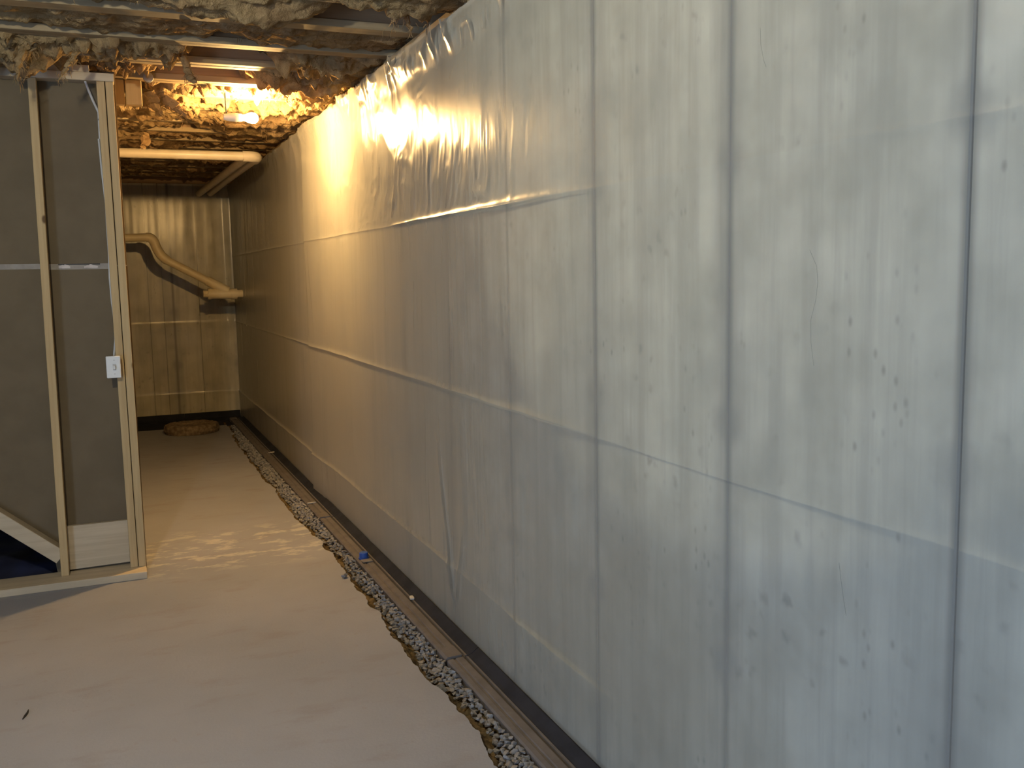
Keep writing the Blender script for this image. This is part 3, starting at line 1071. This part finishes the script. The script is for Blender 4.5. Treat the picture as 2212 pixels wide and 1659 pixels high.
def batt(i, x0, x1, label, base=0.0, amp=.03, sags=(), rag=.02, seed=1):
    """one batt between joist i and i+1; sags = (x centre, half width, drop, y weight)"""
    ya, yb = JY[i] + .012, JY[i + 1] - .012
    nx = int((x1 - x0) / .0105); nyb = 38
    xs = np.linspace(x0, x1, nx); ys_ = np.linspace(ya, yb, nyb)
    X, Y = np.meshgrid(xs, ys_, indexing='ij')
    fl = (Y - ya) / (yb - ya)
    lip = np.minimum(Y - ya, yb - Y)
    z = ZJ + .030 - base - .022 * np.sin(np.pi * fl) + 0 * X
    z -= amp * (ridged(X * 5, Y * 9, 4, seed, .55) - 1.0) * .5 + amp * 1.3 * fbm(X * 2.2, Y * 3, 3, seed + 9)
    z -= rag * (np.clip(fbm(X * 17, Y * 26, 3, seed + 20), 0, 1) * 1.6 + .35 * np.clip(ridged(X * 9 + 2 * fbm(X * 4, Y * 4, 2, seed), Y * 16, 3, seed + 61, .6) - .9, 0, 2))
    z += .012 * np.clip(1 - lip / .025, 0, 1)
    hole = np.zeros_like(X)
    for c, hw, drop, yw in sags:
        m = np.exp(-((X - c + .06 * fbm(Y * 8, X * 5, 2, seed + 3)) / hw) ** 4)
        wy = 1.0 if yw is None else np.exp(-((fl - yw) / .42) ** 2)
        if drop >= 0:
            z -= drop * m * wy * (.8 + .5 * fbm(X * 8, Y * 8, 3, seed + 5))
        else:
            z -= drop * m
            hole = np.maximum(hole, m)
    z = np.minimum(z, ZJ + .20)
    z = np.where(X > -.055, np.maximum(z, HT + .012), z)
    # the part below the joists may spill sideways over the flanges
    spill = np.clip((ZJ - .01 - z) / .05, 0, 1)
    Y2 = Y + (fl - .5) * .055 * spill + .012 * fbm(X * 11, Y * 11, 2, seed + 33) * spill
    X2 = X + .014 * fbm(X * 13, Y * 13, 2, seed + 44)
    keep = lip < .018
    z = np.where(keep & (z < ZJ + .037), np.where(spill > .15, z, ZJ + .037 + .002), z)
    bot = np.stack([X2, Y2, z], -1).reshape(-1, 3)
    top = np.stack([X, Y, np.maximum(z + .02, ZJ + .215)], -1).reshape(-1, 3)
    q = grid_quads(nx, nyb)
    n = len(bot)
    rim = list(range(nyb)) + [(r + 1) * nyb - 1 for r in range(1, nx)] + [(nx - 1) * nyb + c for c in range(nyb - 2, -1, -1)] + [r * nyb for r in range(nx - 2, 0, -1)]
    side = np.array([[rim[k], rim[(k + 1) % len(rim)], rim[(k + 1) % len(rim)] + n, rim[k] + n] for k in range(len(rim))])
    me = fast_mesh('insulation_batt', np.concatenate([bot, top]), np.concatenate([q[:, ::-1] * 0 + q, (q + n)[:, ::-1], side]))
    bm = bmesh.new(); bm.from_mesh(me); bmesh.ops.recalc_face_normals(bm, faces=bm.faces[:]); bm.to_mesh(me); bm.free()
    o = empty('insulation_batt', ((x0 + x1) / 2, (ya + yb) / 2, ZJ))
    tag(o, label, 'insulation', 'glass-fibre batts between the joists')
    link('batt_body', me, M['fibre'], o, True)
    # torn strands along the underside
    mf = MB()
    for _ in range(26):
        xi, yi = random.randrange(nx), random.randrange(nyb)
        if hole[xi, yi] > .3: continue
        fibres(mf, (X[xi, yi], Y2[xi, yi], z[xi, yi]), .012, 4, .03)
    if mf.v:
        s = link('loose_fibre', mesh('loose_fibre', mf.v, mf.f), M['fibre'], o)
        s['kind'] = 'stuff'
    BATTS[i] = o
    return o


b0 = batt(0, -2.6, .15, 'pale torn insulation in the nearest bay at the top right', .0, .03, [(-.1, .35, .05, None)], .03, 3)
b1 = batt(1, -2.6, .15, 'sagging insulation with a pale scalloped edge at the top centre', .0, .025, [(-.72, .36, .085, .35), (-.13, .30, -.16, None)], .02, 7)
b2 = batt(2, -2.6, .15, 'smooth brown insulation filling the second bay from the top', .0, .022, [], .02, 12)
b3 = batt(3, -2.6, .15, 'ragged insulation with hanging strips in front of the partition top', .0, .03, [(-.68, .20, -.14, None), (-.27, .30, .045, .55), (-1.0, .10, .03, .6), (-1.72, .26, .13, .9)], .065, 17)
b4 = batt(4, -2.6, .15, 'shaggy insulation mass over the partition beside the right wall', .0, .03, [(-.22, .24, .050, .4), (-.75, .22, -.12, None)], .065, 23)
b5 = batt(5, -1.02, .15, 'brightly lit yellow insulation directly above the glowing bulb', .0, .035, [(-.20, .14, .05, .5), (-.90, .10, .07, .7), (-.55, .2, .02, .8)], .06, 29)
b6 = batt(6, -1.44, .15, 'orange-lit ragged insulation just beyond the glowing bulb', .0, .035, [(-.85, .22, .055, .3), (-.25, .2, .03, .5)], .06, 34)
b7 = batt(7, -1.44, .15, 'brown insulation in the second bay beyond the bulb', .0, .03, [(-.3, .3, .05, .5)], .03, 39)
b8 = batt(8, -1.44, .15, 'brown lumpy insulation just before the upper drain pipe', .0, .03, [(-.25, .25, .03, .5)], .03, 44)
FAR = ['above the upper drain pipe', 'in the first bay past the upper drain pipe', 'in the second bay past the upper drain pipe',
       'in the third bay past the upper drain pipe', 'in the fourth bay past the upper drain pipe',
       'in the fifth bay past the upper drain pipe', 'in the last full bay before the end wall', 'squeezed against the top of the end wall']
for k, i in enumerate(range(9, 16)):
    batt(i, -1.44, .15, 'dim brown insulation ' + FAR[k], .0, .03, [(-1.2 + .3 * k, .2, .03, .5)], .03, 50 + 5 * k)

# hanging strips and tufts
PX = lambda x, y, yy: at(x, y, 1, yy)
tuft(b3, [PX(80, 72, 4.72), PX(60, 88, 4.7), PX(46, 110, 4.69), PX(38, 145, 4.68), PX(40, 176, 4.68)], [.020, .030, .026, .016, .004], 12, .3, 40)
tuft(b3, [PX(95, 72, 4.72), PX(75, 95, 4.71), PX(62, 115, 4.71)], [.018, .020, .006], 10, .3, 20)
tuft(b3, [PX(128, 80, 4.72), PX(155, 92, 4.7), PX(170, 112, 4.7), PX(152, 130, 4.69), PX(140, 152, 4.69), PX(128, 172, 4.69)], [.010, .012, .012, .016, .010, .003], 10, .3, 30)
tuft(b3, [PX(384, 88, 4.74), PX(392, 115, 4.74), PX(402, 145, 4.74), PX(412, 168, 4.74), PX(422, 178, 4.74)], [.026, .024, .018, .017, .010], 14, .16, 22, .9)
tuft(b0, [PX(882, -20, 3.66), PX(868, 8, 3.66), PX(852, 30, 3.66), PX(840, 58, 3.66)], [.016, .012, .007, .002], 9, .25, 14)
tuft(b0, [PX(896, -20, 3.67), PX(880, 15, 3.67), PX(877, 38, 3.67), PX(888, 66, 3.67)], [.022, .018, .013, .004], 9, .25, 16)
tuft(b4, [PX(578, 150, 5.2), PX(588, 168, 5.2), PX(582, 186, 5.2)], [.03, .034, .012], 12, .3, 20)
tuft(b4, [PX(655, 160, 5.25), PX(668, 178, 5.25), PX(680, 200, 5.25)], [.012, .018, .005], 10, .25, 14)
tuft(b4, [PX(725, 158, 5.25), PX(730, 178, 5.25), PX(728, 198, 5.25)], [.04, .034, .012], 12, .3, 20)
tuft(b4, [PX(268, 130, 5.1), PX(272, 145, 5.1), PX(280, 154, 5.1)], [.022, .016, .004], 10, .3, 16)
tuft(b5, [PX(322, 196, 5.6), PX(335, 222, 5.62), PX(348, 250, 5.62)], [.03, .036, .012], 12, .3, 20)
tuft(b5, [PX(350, 205, 5.62), PX(375, 228, 5.62), PX(402, 250, 5.62)], [.03, .03, .010], 12, .3, 20)
tuft(b5, [PX(590, 188, 5.6), PX(612, 200, 5.6), PX(620, 222, 5.6)], [.022, .024, .008], 12, .3, 20)
tuft(b6, [PX(470, 196, 6.0), PX(462, 205, 6.0), PX(458, 222, 6.0)], [.02, .018, .006], 10, .3, 14)
tuft(b7, [PX(312, 288, 6.6), PX(316, 305, 6.6), PX(306, 320, 6.6)], [.02, .03, .012], 10, .3, 12)
tuft(b2, [PX(715, 42, 4.35), PX(712, 60, 4.36), PX(708, 78, 4.36)], [.012, .012, .004], 9, .3, 10)
